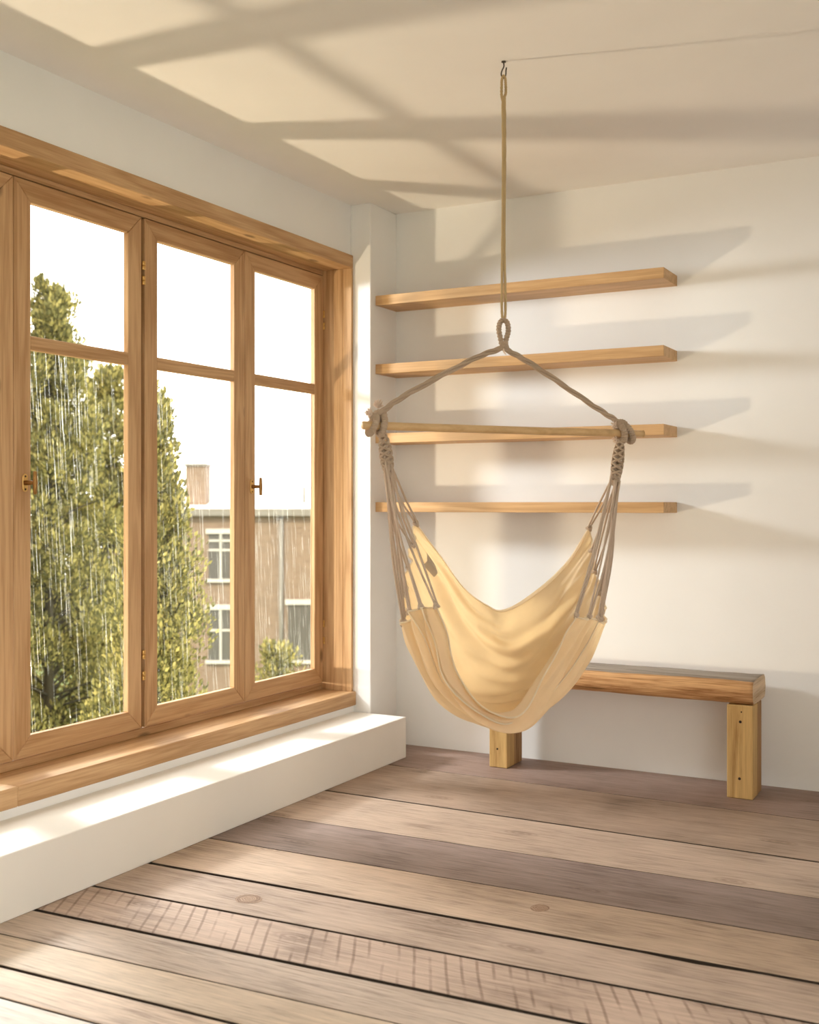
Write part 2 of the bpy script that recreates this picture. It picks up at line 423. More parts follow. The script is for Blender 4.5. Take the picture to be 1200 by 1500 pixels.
M['hole'] = plain('dark_hole', (0.03, 0.015, 0.008, 1), 0.8)
M['brass'] = plain('aged_brass', (0.72, 0.46, 0.16, 1), 0.32, 1.0)
M['brass_d'] = plain('bronze', (0.36, 0.19, 0.06, 1), 0.42, 0.8)
M['iron'] = plain('dark_iron', (0.10, 0.085, 0.07, 1), 0.45, 0.7)
M['dowel'] = oak('dowel_wood', 0, (0.62, 0.42, 0.22, 1), (0.50, 0.32, 0.15, 1), 0.4)
M['fabric'] = cloth('cream_cotton', (0.88, 0.76, 0.57, 1), 0.40, 700.0, (0.93, 0.69, 0.36, 1))
M['hem_lit_edge'] = cloth('cotton_hem_lit_edge', (0.95, 0.87, 0.72, 1), 0.5, 700.0)
M['rope'] = cloth('cotton_rope', (0.54, 0.42, 0.32, 1), 0.1, 500.0, None, 0.6)
M['rope_y'] = cloth('cotton_rope_warm', (0.62, 0.47, 0.27, 1), 0.1, 500.0, None, 0.6)
M['cord'] = cloth('cotton_cord', (0.64, 0.52, 0.42, 1), 0.12, 600.0, None, 0.6)
M['fray'] = cloth('frayed_cotton', (0.88, 0.76, 0.66, 1), 0.35, 600.0)
M['label'] = cloth('grey_label', (0.50, 0.43, 0.35, 1), 0.1, 160.0)
M['glass'] = pane_mat('window_glass'); M['water'] = water_mat('rain_water')
M['leaf'] = leaf_mat('cypress_leaf', [(0.0, (0.10, 0.10, 0.045, 1)), (0.45, (0.235, 0.222, 0.085, 1)), (0.8, (0.43, 0.38, 0.13, 1)), (1.0, (0.58, 0.50, 0.19, 1))])
M['bark'] = plain('bark', (0.07, 0.06, 0.035, 1), 0.9)
M['brick'] = brick_mat('far_brick'); M['roof'] = plain('pale_roof', (0.8, 0.78, 0.75, 1), 0.7)
M['stone'] = plain('pale_stone', (0.40, 0.38, 0.35, 1), 0.7); M['gutter'] = plain('grey_gutter', (0.17, 0.155, 0.135, 1), 0.6)
M['far_glass'] = plain('far_window_glass', (0.09, 0.085, 0.08, 1), 0.2)
M['grass'] = plain('grass', (0.14, 0.19, 0.06, 1), 0.9)

# ------------------------------------------------------------------ room shell
XW, YB, H, XR, YF = -2.713, 4.694, 2.497, 1.3, -4.3
def struct(o): o['kind'] = 'structure'; return o
WT = 0.19
wl = boxes('wall_left', [(XW - WT, XW, YF, 1.932, -0.1, H), (XW - WT, XW, 4.452, YB, -0.1, H),
                         (XW - WT, XW, 1.932, 4.452, 2.266, H), (XW - WT, -2.694, 1.932, 4.452, -0.1, 0.211)], M['wall'])
struct(tag(wl, 'warm white plaster wall around the oak window', 'wall'))
struct(tag(box('wall_corner', XW, -2.607, 4.452, YB, 0, H, M['wall'], bevel=0.003), 'shallow white pilaster between the window and the shelves', 'wall'))
struct(tag(box('wall_back', XW - WT, XR + 0.1, YB, YB + 0.1, -0.1, H, M['wall'], bevel=0), 'plain warm white wall behind the shelves and bench', 'wall'))
struct(tag(boxes('wall_right', [(XR, XR + 0.12, YF, -3.6, -0.1, H), (XR, XR + 0.12, 1.2, YB, -0.1, H), (XR, XR + 0.12, -3.6, 1.2, 2.42, H), (XR, XR + 0.12, -3.6, 1.2, -0.1, 0.12)], M['wall']),
           'white wall facing the window wall, with a wide window added for fill light', 'wall'))
struct(tag(box('wall_front', XW - WT, XR + 0.1, YF - 0.12, YF, -0.1, H, M['wall'], bevel=0), 'plain white wall facing the shelves', 'wall'))
struct(tag(box('ceiling', XW - WT, XR + 0.1, YF - 0.1, YB + 0.1, H, H + 0.12, M['ceil'], bevel=0), 'smooth warm white ceiling', 'ceiling'))
struct(tag(box('trim_1', XW, -2.421, YF, 4.447, 0, 0.181, M['ledge'], bevel=0.0025), 'low white boxed ledge running under the window', 'ledge'))

# floor: each board its own piece, edges measured at two stations
fl = empty('floor', (0, 0, 0)); struct(tag(fl, 'worn brown wooden floorboards of uneven width', 'floor'))
box('subfloor', XW, XR, YF, YB, -0.06, -0.022, M['under'], fl, bevel=0)
edges = [(4.694, 4.694), (4.293, 4.258), (3.789, 3.770), (3.388, 3.425), (3.060, 3.095), (2.761, 2.817), (2.516, 2.595),
         (2.292, 2.372), (2.118, 2.193), (1.964, 2.030), (1.836, 1.885)]
while edges[-1][0] > YF + 0.18:
    e = edges[-1]; edges.append((e[0] - 0.17, e[1] - 0.172))
edges.append((YF, YF))
gaps = [0, .009, .015, .007, .007, .019, .010, .018, .007, .012, .008]
tints = [(140, 114, 100), (152, 126, 106), (172, 146, 125), (136, 114, 103), (178, 150, 126), (172, 146, 126), (176, 148, 128),
         (180, 156, 136), (190, 164, 138), (198, 168, 142), (206, 188, 170), (190, 165, 142), (180, 152, 130)]
xa, xb = -2.41, -0.45
def edge_at(e, x): return e[0] + (e[1] - e[0]) * (min(x, 0.2) - xa) / (xb - xa)
rnd = random.Random(5)
for i in range(len(edges) - 1):
    g0 = (gaps[i] if i < len(gaps) else .006) / 2; g1 = (gaps[i + 1] if i + 1 < len(gaps) else .006) / 2
    dz = rnd.uniform(-0.0015, 0.0)
    n = 26; top = []; bot = []
    for k in range(n + 1):
        x = XW + 0.0 + (XR - XW) * k / n
        y1 = edge_at(edges[i], x) - g0; y0 = edge_at(edges[i + 1], x) + g1
        if i > 0: y1 += 0.0012 * noise.noise((x * 3, i * 7.1, 0))
        y0 += 0.0012 * noise.noise((x * 3, i * 7.1, 5))
        if y1 > YB: y1 = YB
        if i == 5 and abs(x + 0.75) < 0.09: y1 -= 0.009
        top.append((x, y0, y1)); 
    v = []; f = []
    for (x, y0, y1) in top:
        v += [(x, y0, -0.02), (x, y0, dz - 0.0015), (x, y0 + 0.002, dz), (x, y1 - 0.002, dz), (x, y1, dz - 0.0015), (x, y1, -0.02)]
    for k in range(n):
        for j in range(5):
            a = k * 6 + j; f.append((a, a + 6, a + 7, a + 1))
    o = poly('floorboard', v, f, [M['plank_saw'] if i == 6 else M['plank'], M['gap_shade']], fl)
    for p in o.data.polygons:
        if abs(p.normal.z) < 0.3: p.material_index = 1  # board sides coloured dark, shade of the gaps put into the colour
    t = tints[i % len(tints)]
    c = rgb(*t); o.color = (c[0] * 1.15, c[1] * 1.28, c[2] * 1.44, 1)

# two big knots in the boards
def knot_disc(x, y, rx, ry):
    me_v = [(x, y, 0.0012)]; me_f = []; n = 20
    for q, zz in ((0.55, 0.0011), (1.0, 0.0004)):
        for k in range(n):
            a = 2 * math.pi * k / n; w = 1 + 0.10 * noise.noise((math.cos(a) * 2, math.sin(a) * 2, x * 5))
            me_v.append((x + rx * q * w * math.cos(a), y + ry * q * w * math.sin(a), zz))
    me_f += [(0, 1 + k, 1 + (k + 1) % n) for k in range(n)]
    me_f += [(1 + k, 1 + n + k, 1 + n + (k + 1) % n, 1 + (k + 1) % n) for k in range(n)]
    o = poly('wood_knot', [(p[0] - x, p[1] - y, p[2]) for p in me_v], me_f, M['knot'], fl, sm=True)
    o.location = (x, y, 0); o.scale = (1, 1, 1)
    return o
knot_disc(-1.950, 2.640, 0.040, 0.036)
knot_disc(-1.190, 2.968, 0.026, 0.030)

# ------------------------------------------------------------------ window
win = empty('window_1', (-2.80, 3.19, 0.21)); struct(tag(win, 'wide oak casement window of four tall sashes with brass fittings', 'window'))
Y0, Y1 = 1.932, 4.452
box('head_lining', -2.885, -2.699, Y0, Y1, 2.207, 2.266, M['oak_y'], win, 0.0025)
box('head_stop', -2.90, -2.853, Y0, Y1, 2.186, 2.207, M['oak_y'], win, 0.002)
box('frame_head', -2.903, -2.876, Y0, Y1, 2.14, 2.207, M['oak_y'], win, 0.002)
box('sill', -2.93, -2.683, Y0, 2.468, 0.211, 0.273, M['oak_y'], win, 0.003)
box('sill', -2.93, -2.683, 2.4685, Y1, 0.211, 0.273, M['oak_y'], win, 0.003)
box('frame_sill', -2.903, -2.862, Y0, Y1, 0.272, 0.302, M['oak_y'], win, 0.002)
for (ya, yb) in ((4.437, Y1), (Y0, 1.947)):
    box('jamb', -2.90, -2.746, ya, yb, 0.272, 2.207, M['oak_z'], win, 0.002)
    box('jamb_lining', -2.746, -2.699, ya, yb, 0.272, 2.207, M['oak_z'], win, 0.002)
box('mullion', -2.90, -2.8755, 3.186, 3.236, 0.29, 2.19, M['dark_oak'], win, 0.002)

def prism(name, pts, x0, x1, mat, parent, bevel=0.002):
    n = len(pts)
    v = [(x0, y, z) for y, z in pts] + [(x1, y, z) for y, z in pts]
    f = [tuple(range(n)), tuple(range(2 * n - 1, n - 1, -1))] + [(k, (k + 1) % n, n + (k + 1) % n, n + k) for k in range(n)]
    return poly(name, v, f, mat, parent, bevel=bevel)
XI, XO = -2.85, -2.874
def lathe_disc(name, ctr, mat, parent, r, x0, x1):
    off = origin_of(parent); mb = MB()
    mb.tube([Vector((x0, ctr[0], ctr[1])) - off, Vector((x1, ctr[0], ctr[1])) - off], r, 10)
    return mb.build(name, mat, parent, False)
def sash(ya, yb, handle, hinge):
    za, zb = 0.306, 2.182; w = 0.070
    s = empty('sash', Vector((-2.88, (ya + yb) / 2, za)) - origin_of(win), win)
    ia, ib, ja, jb = ya + w, yb - w, za + w, zb - w
    e = 0.0004
    prism('stile', [(ya, za + e), (ia, ja + e), (ia, jb - e), (ya, zb - e)], XO, XI, M['oak_z'], s)
    prism('stile', [(yb, za + e), (ib, ja + e), (ib, jb - e), (yb, zb - e)], XO, XI, M['oak_z'], s)
    prism('rail', [(ya + e, za), (yb - e, za), (ib - e, ja), (ia + e, ja)], XO, XI, M['oak_y'], s)
    prism('rail', [(ya + e, zb), (yb - e, zb), (ib - e, jb), (ia + e, jb)], XO, XI, M['oak_y'], s)
    box('glazing_bar', XO + 0.001, XI - 0.001, ia, ib, 1.632, 1.678, M['oak_y'], s, 0.002)
    box('pane', -2.870, -2.866, ia, ib, 1.678, jb, M['glass'], s, 0)
    box('pane', -2.870, -2.866, ia, ib, ja, 1.632, M['glass'], s, 0)
    if handle is not None:
        y, z = handle; off = origin_of(s)
        # rounded plate
        pts = []
        for k in range(17):
            a = math.pi * k / 16; pts.append((y + 0.0105 * math.cos(a), z + 0.019 + 0.0105 * math.sin(a)))
        for k in range(17):
            a = math.pi + math.pi * k / 16; pts.append((y + 0.0105 * math.cos(a), z - 0.019 + 0.0105 * math.sin(a)))
        tag(prism('handle_plate', pts, XI, XI + 0.004, M['brass'], s, 0.0008), 'brass backplate')
        for dz in (-0.021, 0.021):
            lathe_disc('screw', (y, z + dz), M['hole'], s, 0.0034, XI + 0.0035, XI + 0.0047)
        mb = MB(); b0 = Vector((XI + 0.004, y, z)) - off; b1 = b0 + Vector((0.042, 0.0, 0.0))
        mb.tube(cr([b0, b0 + (b1 - b0) * 0.4, b0 + (b1 - b0) * 0.8, b1], 9), lambda i, t: 0.0085 - 0.003 * t, 10)
        tag(mb.build('handle_stem', M['brass_d'], s), 'brown bronze stem')
        mb = MB(); mb.tube([b1 + Vector((0.001, 0, 0.037 * q)) for q in (-1, -0.96, -0.5, 0, 0.5, 0.96, 1)],
                           lambda i, t: (0.0042, 0.006, 0.0064, 0.0078, 0.0064, 0.006, 0.0042)[i], 10)
        tag(mb.build('handle_grip', M['brass_d'], s), 'brown bronze T-shaped grip')
    if hinge is not None:
        off = origin_of(s)
        for z0 in (1.990, 1.935, 0.560, 0.482):
            for dz in (0, 0.0165):
                mb = MB(); p = Vector((XI + 0.003, hinge, z0 + dz)) - off
                mb.tube([p, p + Vector((0, 0, 0.0015)), p + Vector((0, 0, 0.0140)), p + Vector((0, 0, 0.0155))],
                        lambda i, t: (0.0040, 0.0052, 0.0052, 0.0040)[i], 10)
                mb.build('hinge', M['brass'], s)
    return s
sash(1.990, 2.6015, None, 1.984)
sash(2.6045, 3.203, (2.648, 1.198), 3.209)
sash(3.221, 3.8315, None, 3.214)
sash(3.8345, 4.4325, (3.879, 1.202), 4.4345)

# unseen window added across the room to let in fill light
fill_win = empty('fill_window', (XR + 0.06, -1.2, 0.12)); struct(tag(fill_win, 'unseen wide oak framed window added across the room for fill light', 'window'))
bays = [(-3.6 + 1.2 * k + 0.03, -3.6 + 1.2 * (k + 1) - 0.03) for k in range(4)]
for k in range(5):
    box('jamb', XR + 0.03, XR + 0.10, max(-3.6, -3.6 + 1.2 * k - 0.03), min(1.2, -3.6 + 1.2 * k + 0.03), 0.12, 2.42, M['oak_z'], fill_win, 0.002)
for (ya2, yb2) in bays:
    for (za2, zb2) in ((0.12, 0.18), (2.36, 2.42)):
        box('rail', XR + 0.03, XR + 0.10, ya2, yb2, za2, zb2, M['oak_y'], fill_win, 0.002)
    box('pane', XR + 0.063, XR + 0.067, ya2, yb2, 0.18, 2.36, M['glass'], fill_win, 0)

# ------------------------------------------------------------------ shelves
ords = ['topmost', 'second from the top', 'third from the top', 'lowest']
labs = ['pale oak floating shelf on the white wall, topmost of four', 'pale oak floating shelf on the white wall, second from the ceiling',
        'pale oak floating shelf on the white wall, third from the ceiling', 'pale oak floating shelf on the white wall, lowest above the bench']
for i, zt in enumerate((2.080, 1.767, 1.451, 1.137)):
    o = box('floating_shelf', -2.607, -1.270, 4.495, YB, zt - 0.044, zt, M['oak_x'], None, 0.0012)
    tag(o, labs[i], 'shelf', 'floating oak shelves')

# ------------------------------------------------------------------ bench
bench = empty('rustic_bench', (-1.47, 4.53, 0)); tag(bench, 'rustic bench of one hewn log on square posts by the wall', 'bench')
BR = random.Random(3)
sec = [(4.440, .364), (4.428, .380), (4.4235, .405), (4.426, .432), (4.438, .450), (4.50, .4535), (4.58, .4545), (4.645, .451), (4.662, .435), (4.668, .405), (4.662, .375), (4.645, .364), (4.54, .361)]
nx = 70; v = []; f = []; ns = len(sec); xl, xr_ = -2.075, -0.907
for k in range(nx + 1):
    x = xl + (xr_ - xl) * k / nx
    for j, (y, z) in enumerate(sec):
        d = 0.0045 * noise.noise((x * 4.5, y * 22, z * 22)) + 0.0022 * noise.noise((x * 16, y * 60, z * 60))
        lip = 0.006 * max(0, noise.noise((x * 2.2, 3.3, 0))) if j in (0, 1) else 0
        dy = d if y < 4.55 else -d
        vv = (x, y + dy - lip * 0.2, z + (d * 0.7 if z > .4 else -d * 0.5) + lip)
        v.append((min(vv[0], xr_), vv[1], max(vv[2], 0.3585)))
for k in range(nx):
    for j in range(ns):
        l = (j + 1) % ns
        f.append((k * ns + j, k * ns + l, (k + 1) * ns + l, (k + 1) * ns + j))
f.append(tuple(reversed(range(ns)))); f.append(tuple(nx * ns + j for j in range(ns)))
beam = poly('seat_beam', v, f, [M['beam'], M['beam_top'], M['beam_end']], bench)
for p in beam.data.polygons:
    c = p.center + Vector(bench.location)
    if abs(p.normal.x) > 0.9: p.material_index = 2
    elif p.normal.z > 0.8: p.material_index = 1
    p.use_smooth = abs(p.normal.x) < 0.9
def post(x0, x1, y0, y1, ym, holes):
    # front post and the second one bolted behind it
    box('leg', x0, x1, y0, ym - 0.0015, 0.0, 0.3585, M['post'], bench, 0.003)
    box('leg', x0 + 0.001, x1 - 0.0015, ym + 0.0005, y1, 0.0, 0.3585, M['post_dark'], bench, 0.003)
    off = origin_of(bench)
    for (hx, hz, r) in holes:
        mb = MB(); p = Vector((hx, y0 - 0.0006, hz)) - off
        mb.tube([p, p + Vector((0, 0.004, 0))], r, 10)
        mb.build('bolt_hole', M['hole'], bench, False)
post(-1.006, -0.908, 4.431, 4.602, 4.52, [(-0.955, 0.295, .0055), (-0.958, 0.077, .0055), (-0.951, 0.333, .003)])
post(-2.022, -1.940, 4.462, 4.634, 4.545, [(-1.984, 0.080, .0045), (-1.984, 0.21, .0045)])

# ------------------------------------------------------------------ hanging hammock chair (own frame: x across the seat, y away from its open side)
hook_xy = (-1.414, 3.228)
hook = empty('ceiling_hook', (hook_xy[0], hook_xy[1], H), None, YAW); tag(hook, 'small dark iron hook screwed into the ceiling holding the rope', 'hook')
mb = MB(); mb.tube([(0, 0, 0), (0, 0, -0.003)], 0.007, 12); mb.build('hook_plate', M['iron'], hook, False)
mb = MB(); mb.tube(cr([(0, 0, -.002), (0.0005, 0, -.016), (-.005, 0, -.028), (-.0075, 0, -.040), (-.0035, 0, -.0505), (.003, 0, -.0505), (.0065, 0, -.041), (.007, 0, -.030), (.0085, 0, -.019)], 30), 0.0021, 8)
mb.build('hook_shank', M['iron'], hook)

ham = empty('hammock_chair', (hook_xy[0], hook_xy[1], 0), None, YAW)
tag(ham, 'cream cotton hammock chair hanging by rope from a wooden spreader bar', 'hammock')
PL, PR = Vector((-0.431, -0.182, 1.360)), Vector((0.467, 0.178, 1.357))
ax = (PR - PL).normalized()
mb = MB(); mb.tube([PL, PL + ax * .002, PL + ax * .006] + [PL.lerp(PR, k / 12) for k in range(1, 12)] + [PR - ax * .006, PR - ax * .002, PR],
                   lambda i, t: {0: .0085, 1: .0108, 15: .0085, 14: .0108}.get(i, 0.0122), 18)
# centre line sags a little under the load
for i, q in enumerate(mb.v):
    t = (q - PL).dot(ax) / (PR - PL).length
    mb.v[i] = q - Vector((0, 0, 0.001 * 4 * t * (1 - t)))
mb.build('spreader_bar', M['dowel'], ham)

def ridged(pts, r, ridges, closed=False, sides=10, n=None):
    m = MB(); n = n or ridges * 5
    P = cr(pts, n)
    m.tube(P, lambda i, t: r * (0.76 + 0.32 * abs(math.sin(math.pi * ridges * t))), sides, closed)
    return m
def ring(c, R, r, tilt, name='rope_wrap'):
    """rope coil laid round the bar"""
    u = Vector((0, 0, 1)); w = ax.cross(u).normalized()
    m = MB(); n = 168; pts = []
    for k in range(n):
        a = 2 * math.pi * k / n
        pts.append(Vector(c) + (u * math.cos(a) * 1.1 + w * math.sin(a)) * R + ax * tilt * math.cos(a))
    m.tube(pts, lambda i, t: r * (0.76 + 0.32 * abs(math.sin(math.pi * 24 * i / n))), 10, True)
    return m.build(name, M['rope'], ham)
ring((-0.400, -0.168, 1.361), 0.0225, 0.0102, 0.010)
ring((-0.374, -0.157, 1.361), 0.0235, 0.0106, 0.004)
ring((0.388, 0.147, 1.358), 0.0235, 0.0108, -0.006)
ring((0.414, 0.158, 1.357), 0.0225, 0.0102, -0.012)

# suspension ropes from bar ends up to the eye
apex = Vector((-0.002, -0.002, 1.612))
def twisted(name, pts, R, r, turns, strands, mat, n=120):
    m = MB()
    for s in range(strands):
        m.tube(helix(pts, R, turns, 2 * math.pi * s / strands, n), r, 7)
    return m.build(name, mat, ham)
twisted('suspension_rope', [(-0.385, -0.161, 1.392), (-0.30, -0.126, 1.455), (-0.10, -0.042, 1.570), apex], 0.0052, 0.0046, 2.2, 3, M['rope'])
twisted('suspension_rope', [(0.392, 0.149, 1.388), (0.30, 0.115, 1.440), (0.10, 0.038, 1.560), apex], 0.0052, 0.0046, -2.4, 3, M['rope'])
# wrapped rope where the suspension ropes come off the rings
ridged([(-0.404, -0.170, 1.377), (-0.392, -0.164, 1.395), (-0.372, -0.155, 1.402), (-0.362, -0.150, 1.388)], 0.0085, 9).build('rope_wrap', M['rope'], ham)
ridged([(0.416, 0.158, 1.374), (0.402, 0.153, 1.391), (0.386, 0.147, 1.394), (0.376, 0.143, 1.382)], 0.0085, 9).build('rope_wrap', M['rope'], ham)
# teardrop eye
ridged([(-.004, -.002, 1.612), (-.010, -.002, 1.640), (-.015, -.002, 1.668), (-.011, -.002, 1.690), (0.0, -.002, 1.697), (.011, -.002, 1.688), (.014, -.002, 1.664), (.008, -.002, 1.640), (.003, -.002, 1.612)], 0.0082, 22).build('rope_eye', M['rope'], ham)
ridged([(-.008, -.004, 1.606), (-.004, -.010, 1.618), (.006, -.009, 1.622), (.010, .002, 1.614), (.002, .008, 1.608), (-.008, .004, 1.612)], 0.0062, 8).build('knot', M['rope'], ham)
mb = MB(); mb.tube(cr([(-.002, -.008, 1.608), (0.0, -.012, 1.598), (.006, -.012, 1.590)], 8), lambda i, t: .003 - .001 * t, 6); mb.build('rope_tail', M['fray'], ham)
# main doubled rope
mb = MB()
mb.tube(cr([(-.003, -.002, 1.693), (-.006, 0, 1.75), (-.0035, 0, 1.95), (-.0015, 0, 2.2), (-.003, 0, 2.39)], 40), lambda i, t: .0042 + .0004 * math.sin(i * 2.1), 8)
mb.build('hanging_rope', M['rope_y'], ham)
mb = MB()
mb.tube(cr([(.003, -.002, 1.695), (.0055, 0, 1.75), (.002, .001, 1.95), (.004, .001, 2.2), (.003, 0, 2.39)], 40), lambda i, t: .0040 + .0004 * math.sin(i * 2.3 + 1), 8)
mb.build('hanging_rope', M['rope_y'], ham)
ridged([(-.003, 0, 2.375), (-.0065, 0, 2.392), (-.0062, 0, 2.425), (-.0055, 0, 2.440), (-.001, -.0005, 2.4525), (.0045, 0, 2.445), (.0062, 0, 2.425), (.0065, 0, 2.40), (.003, 0, 2.388)], 0.0042, 26).build('rope_eye', M['rope_y'], ham)

# fabric: six measured cross curves from front edge (low) over the belly to the back rim
GRID = [
 [(-0.213, -0.272, 0.834), (-0.190, -0.292, 0.768), (-0.157, -0.312, 0.655), (-0.083, -0.312, 0.557), (0.013, -0.292, 0.529), (0.095, -0.212, 0.631), (0.157, -0.152, 0.718), (0.218, -0.092, 0.785)],
 [(-0.267, -0.212, 0.823), (-0.242, -0.242, 0.743), (-0.194, -0.272, 0.620), (-0.098, -0.292, 0.527), (0.016, -0.252, 0.498), (0.119, -0.152, 0.577), (0.208, -0.052, 0.669), (0.276, 0.008, 0.775)],
 [(-0.303, -0.112, 0.769), (-0.285, -0.132, 0.700), (-0.210, -0.152, 0.565), (-0.094, -0.132, 0.484), (0.031, -0.092, 0.460), (0.140, -0.012, 0.495), (0.257, 0.068, 0.614), (0.330, 0.128, 0.750)],
 [(-0.308, 0.038, 0.827), (-0.265, 0.068, 0.674), (-0.183, 0.088, 0.542), (-0.074, 0.108, 0.484), (0.052, 0.128, 0.470), (0.160, 0.148, 0.521), (0.276, 0.188, 0.659), (0.345, 0.228, 0.811)],
 [(-0.291, 0.128, 0.951), (-0.201, 0.228, 0.811), (-0.109, 0.278, 0.682), (-0.016, 0.308, 0.609), (0.070, 0.318, 0.592), (0.170, 0.328, 0.653), (0.258, 0.328, 0.791), (0.336, 0.328, 0.918)],
 [(-0.269, 0.148, 1.064), (-0.189, 0.248, 0.963), (-0.108, 0.298, 0.851), (-0.033, 0.318, 0.790), (0.027, 0.328, 0.770), (0.140, 0.368, 0.827), (0.248, 0.388, 0.926), (0.324, 0.368, 1.041)]]
CREASES = [(.045, .0, .018, .008, .02, .98), (.12, .0, .022, .016, .0, .62), (.20, .02, .026, .018, .0, .55), (.29, .02, .03, .014, .0, .5),
           (.13, .0, .024, .014, .55, 1.0), (.23, -.01, .03, .016, .5, 1.0),
           (.62, .05, .018, .016, .22, .72), (.67, -.05, .016, .015, .38, .85), (.71, .06, .018, .013, .20, .66), (.76, -.04, .025, .016, .30, .95),
           (.82, .09, .03, .024, .05, .75), (.90, -.09, .026, .022, .35, 1.0), (.95, .02, .018, .012, .05, .6)]
NU, NV = 130, 170
rows = [cr(r, NU) for r in GRID]
cols = [cr([r[i] for r in rows], NV) for i in range(NU)]      # cols[u][v]
def nrm(i, j):
    a = cols[min(i + 1, NU - 1)][j] - cols[max(i - 1, 0)][j]
    b = cols[i][min(j + 1, NV - 1)] - cols[i][max(j - 1, 0)]
    n = a.cross(b); return n.normalized() if n.length > 1e-9 else Vector((0, 0, 1))
LIPSIGN = -1 if nrm(NU // 3, int(.15 * NV)).y > 0 else 1
PLEATS = [(.10, -.1, .62, .016), (.21, -.1, .60, .020), (.33, -.1, .5, .014), (.12, .52, 1.2, .013), (.24, .48, 1.2, .018)]
S = [[None] * NV for _ in range(NU)]
for i in range(NU):
    u = i / (NU - 1); ends = 4 * u * (1 - u)
    g = max(0.0, 1 - min(u, 1 - u) / 0.22)
    for j in range(NV):
        vv = j / (NV - 1)
        d = 0.0
        # sling folds that follow the hang of the cloth
        d += 0.0095 * ends ** .5 * math.sin(2 * math.pi * (vv * 5.5 + 0.55 * (u - .5) ** 2 * 4 + 0.25 * noise.noise((u * 3, vv * 2, 1.5))))
        d += 0.020 * ends * noise.noise((u * 4.0 + 3.1, vv * 9.0, 0.3))
        d += 0.004 * noise.noise((u * 9.0, vv * 22.0, 4.0))
        # pressed creases and rolls: (v centre, bow across u, width, height, u from, u to)
        for (vc, bow, wd, am, ua, ub) in CREASES:
            win_ = max(0.0, min(1.0, (u - ua) / 0.12)) * max(0.0, min(1.0, (ub - u) / 0.12))
            if win_ <= 0: continue
            x_ = (vv - vc - bow * (u - .5) ** 2 * 4 - 0.012 * noise.noise((u * 6, vc * 30, 2.0))) / wd
            d += am * win_ * (math.exp(-x_ * x_) - 0.6 * math.exp(-(x_ + 1.5) ** 2))
        # gathers into the corded ends
        d += 0.010 * g ** 1.3 * math.sin(2 * math.pi * (vv * 8.0 + 0.2 * u)) + 0.003 * g * math.sin(2 * math.pi * vv * 23)
        if vv < 0.18:                                       # narrow flat folds along the front lip
            d += 0.006 * math.sin(2 * math.pi * vv / 0.09) * ends
        nn_ = nrm(i, j)
        for (vc, ua, ub, am) in PLEATS:                     # overlapping pleats of the front lip, sharp on one side
            t_ = (vv - vc) / 0.10
            if 0 <= t_ < 1:
                w_ = max(0.0, min(1.0, (u - ua) / 0.08)) * max(0.0, min(1.0, (ub - u) / 0.15))
                d += am * (1 - t_) ** 1.5 * w_ * LIPSIGN
        S[i][j] = cols[i][j] + nn_ * d
v = [S[i][j] for i in range(NU) for j in range(NV)]
f = [(i * NV + j, (i + 1) * NV + j, (i + 1) * NV + j + 1, i * NV + j + 1) for i in range(NU - 1) for j in range(NV - 1)]
me = bpy.data.meshes.new('seat_fabric'); me.from_pydata([tuple(q) for q in v], [], f); me.update(); smooth(me)
fab = link('seat_fabric', me, M['fabric'], ham)
def hem_lit_edge(pts, r):
    m = MB(); m.tube(pts, r, 7); return m.build('hem_lit_edge', M['hem_lit_edge'], fab)
hem_lit_edge([S[i][0] for i in range(NU)], 0.0026)
hem_lit_edge([S[i][NV - 1] for i in range(NU)], lambda i, t: 0.0026 + 0.004 * max(0, math.sin(math.pi * (t - .5) * 2)))
hem_lit_edge([S[0][j] for j in range(NV)], 0.0028)
hem_lit_edge([S[NU - 1][j] for j in range(NV)], 0.0028)
# pale tubes added as painted light along the pleat edges
for (vc, ia_, ib_) in ((.10, 0, 72), (.21, 0, 70), (.24, 72, NU)):
    hem_lit_edge([S[i][min(NV - 1, int(math.ceil(vc * (NV - 1))))] for i in range(ia_, ib_)], lambda i, t: 0.0022)
# care label sewn inside, upper side corner of the backrest
def patch(i0, i1, j0, j1, off):
    vs = []; fs = []; ni = i1 - i0 + 1; nj = j1 - j0 + 1
    for i in range(i0, i1 + 1):
        for j in range(j0, j1 + 1):
            vs.append(tuple(S[i][j] - nrm(i, j) * off))
    for a in range(ni - 1):
        for b in range(nj - 1):
            fs.append((a * nj + b, (a + 1) * nj + b, (a + 1) * nj + b + 1, a * nj + b + 1))
    m = bpy.data.meshes.new('care_label'); m.from_pydata(vs, [], fs); m.update(); smooth(m)
    return m
n_mid = nrm(NU // 2, NV - 20); sgn = 1 if n_mid.y > 0 else -1     # inside faces the open side (-y)
tag(link('care_label', patch(8, 14, 146, 157, 0.0022 * sgn), M['label'], fab), 'small grey printed care label')

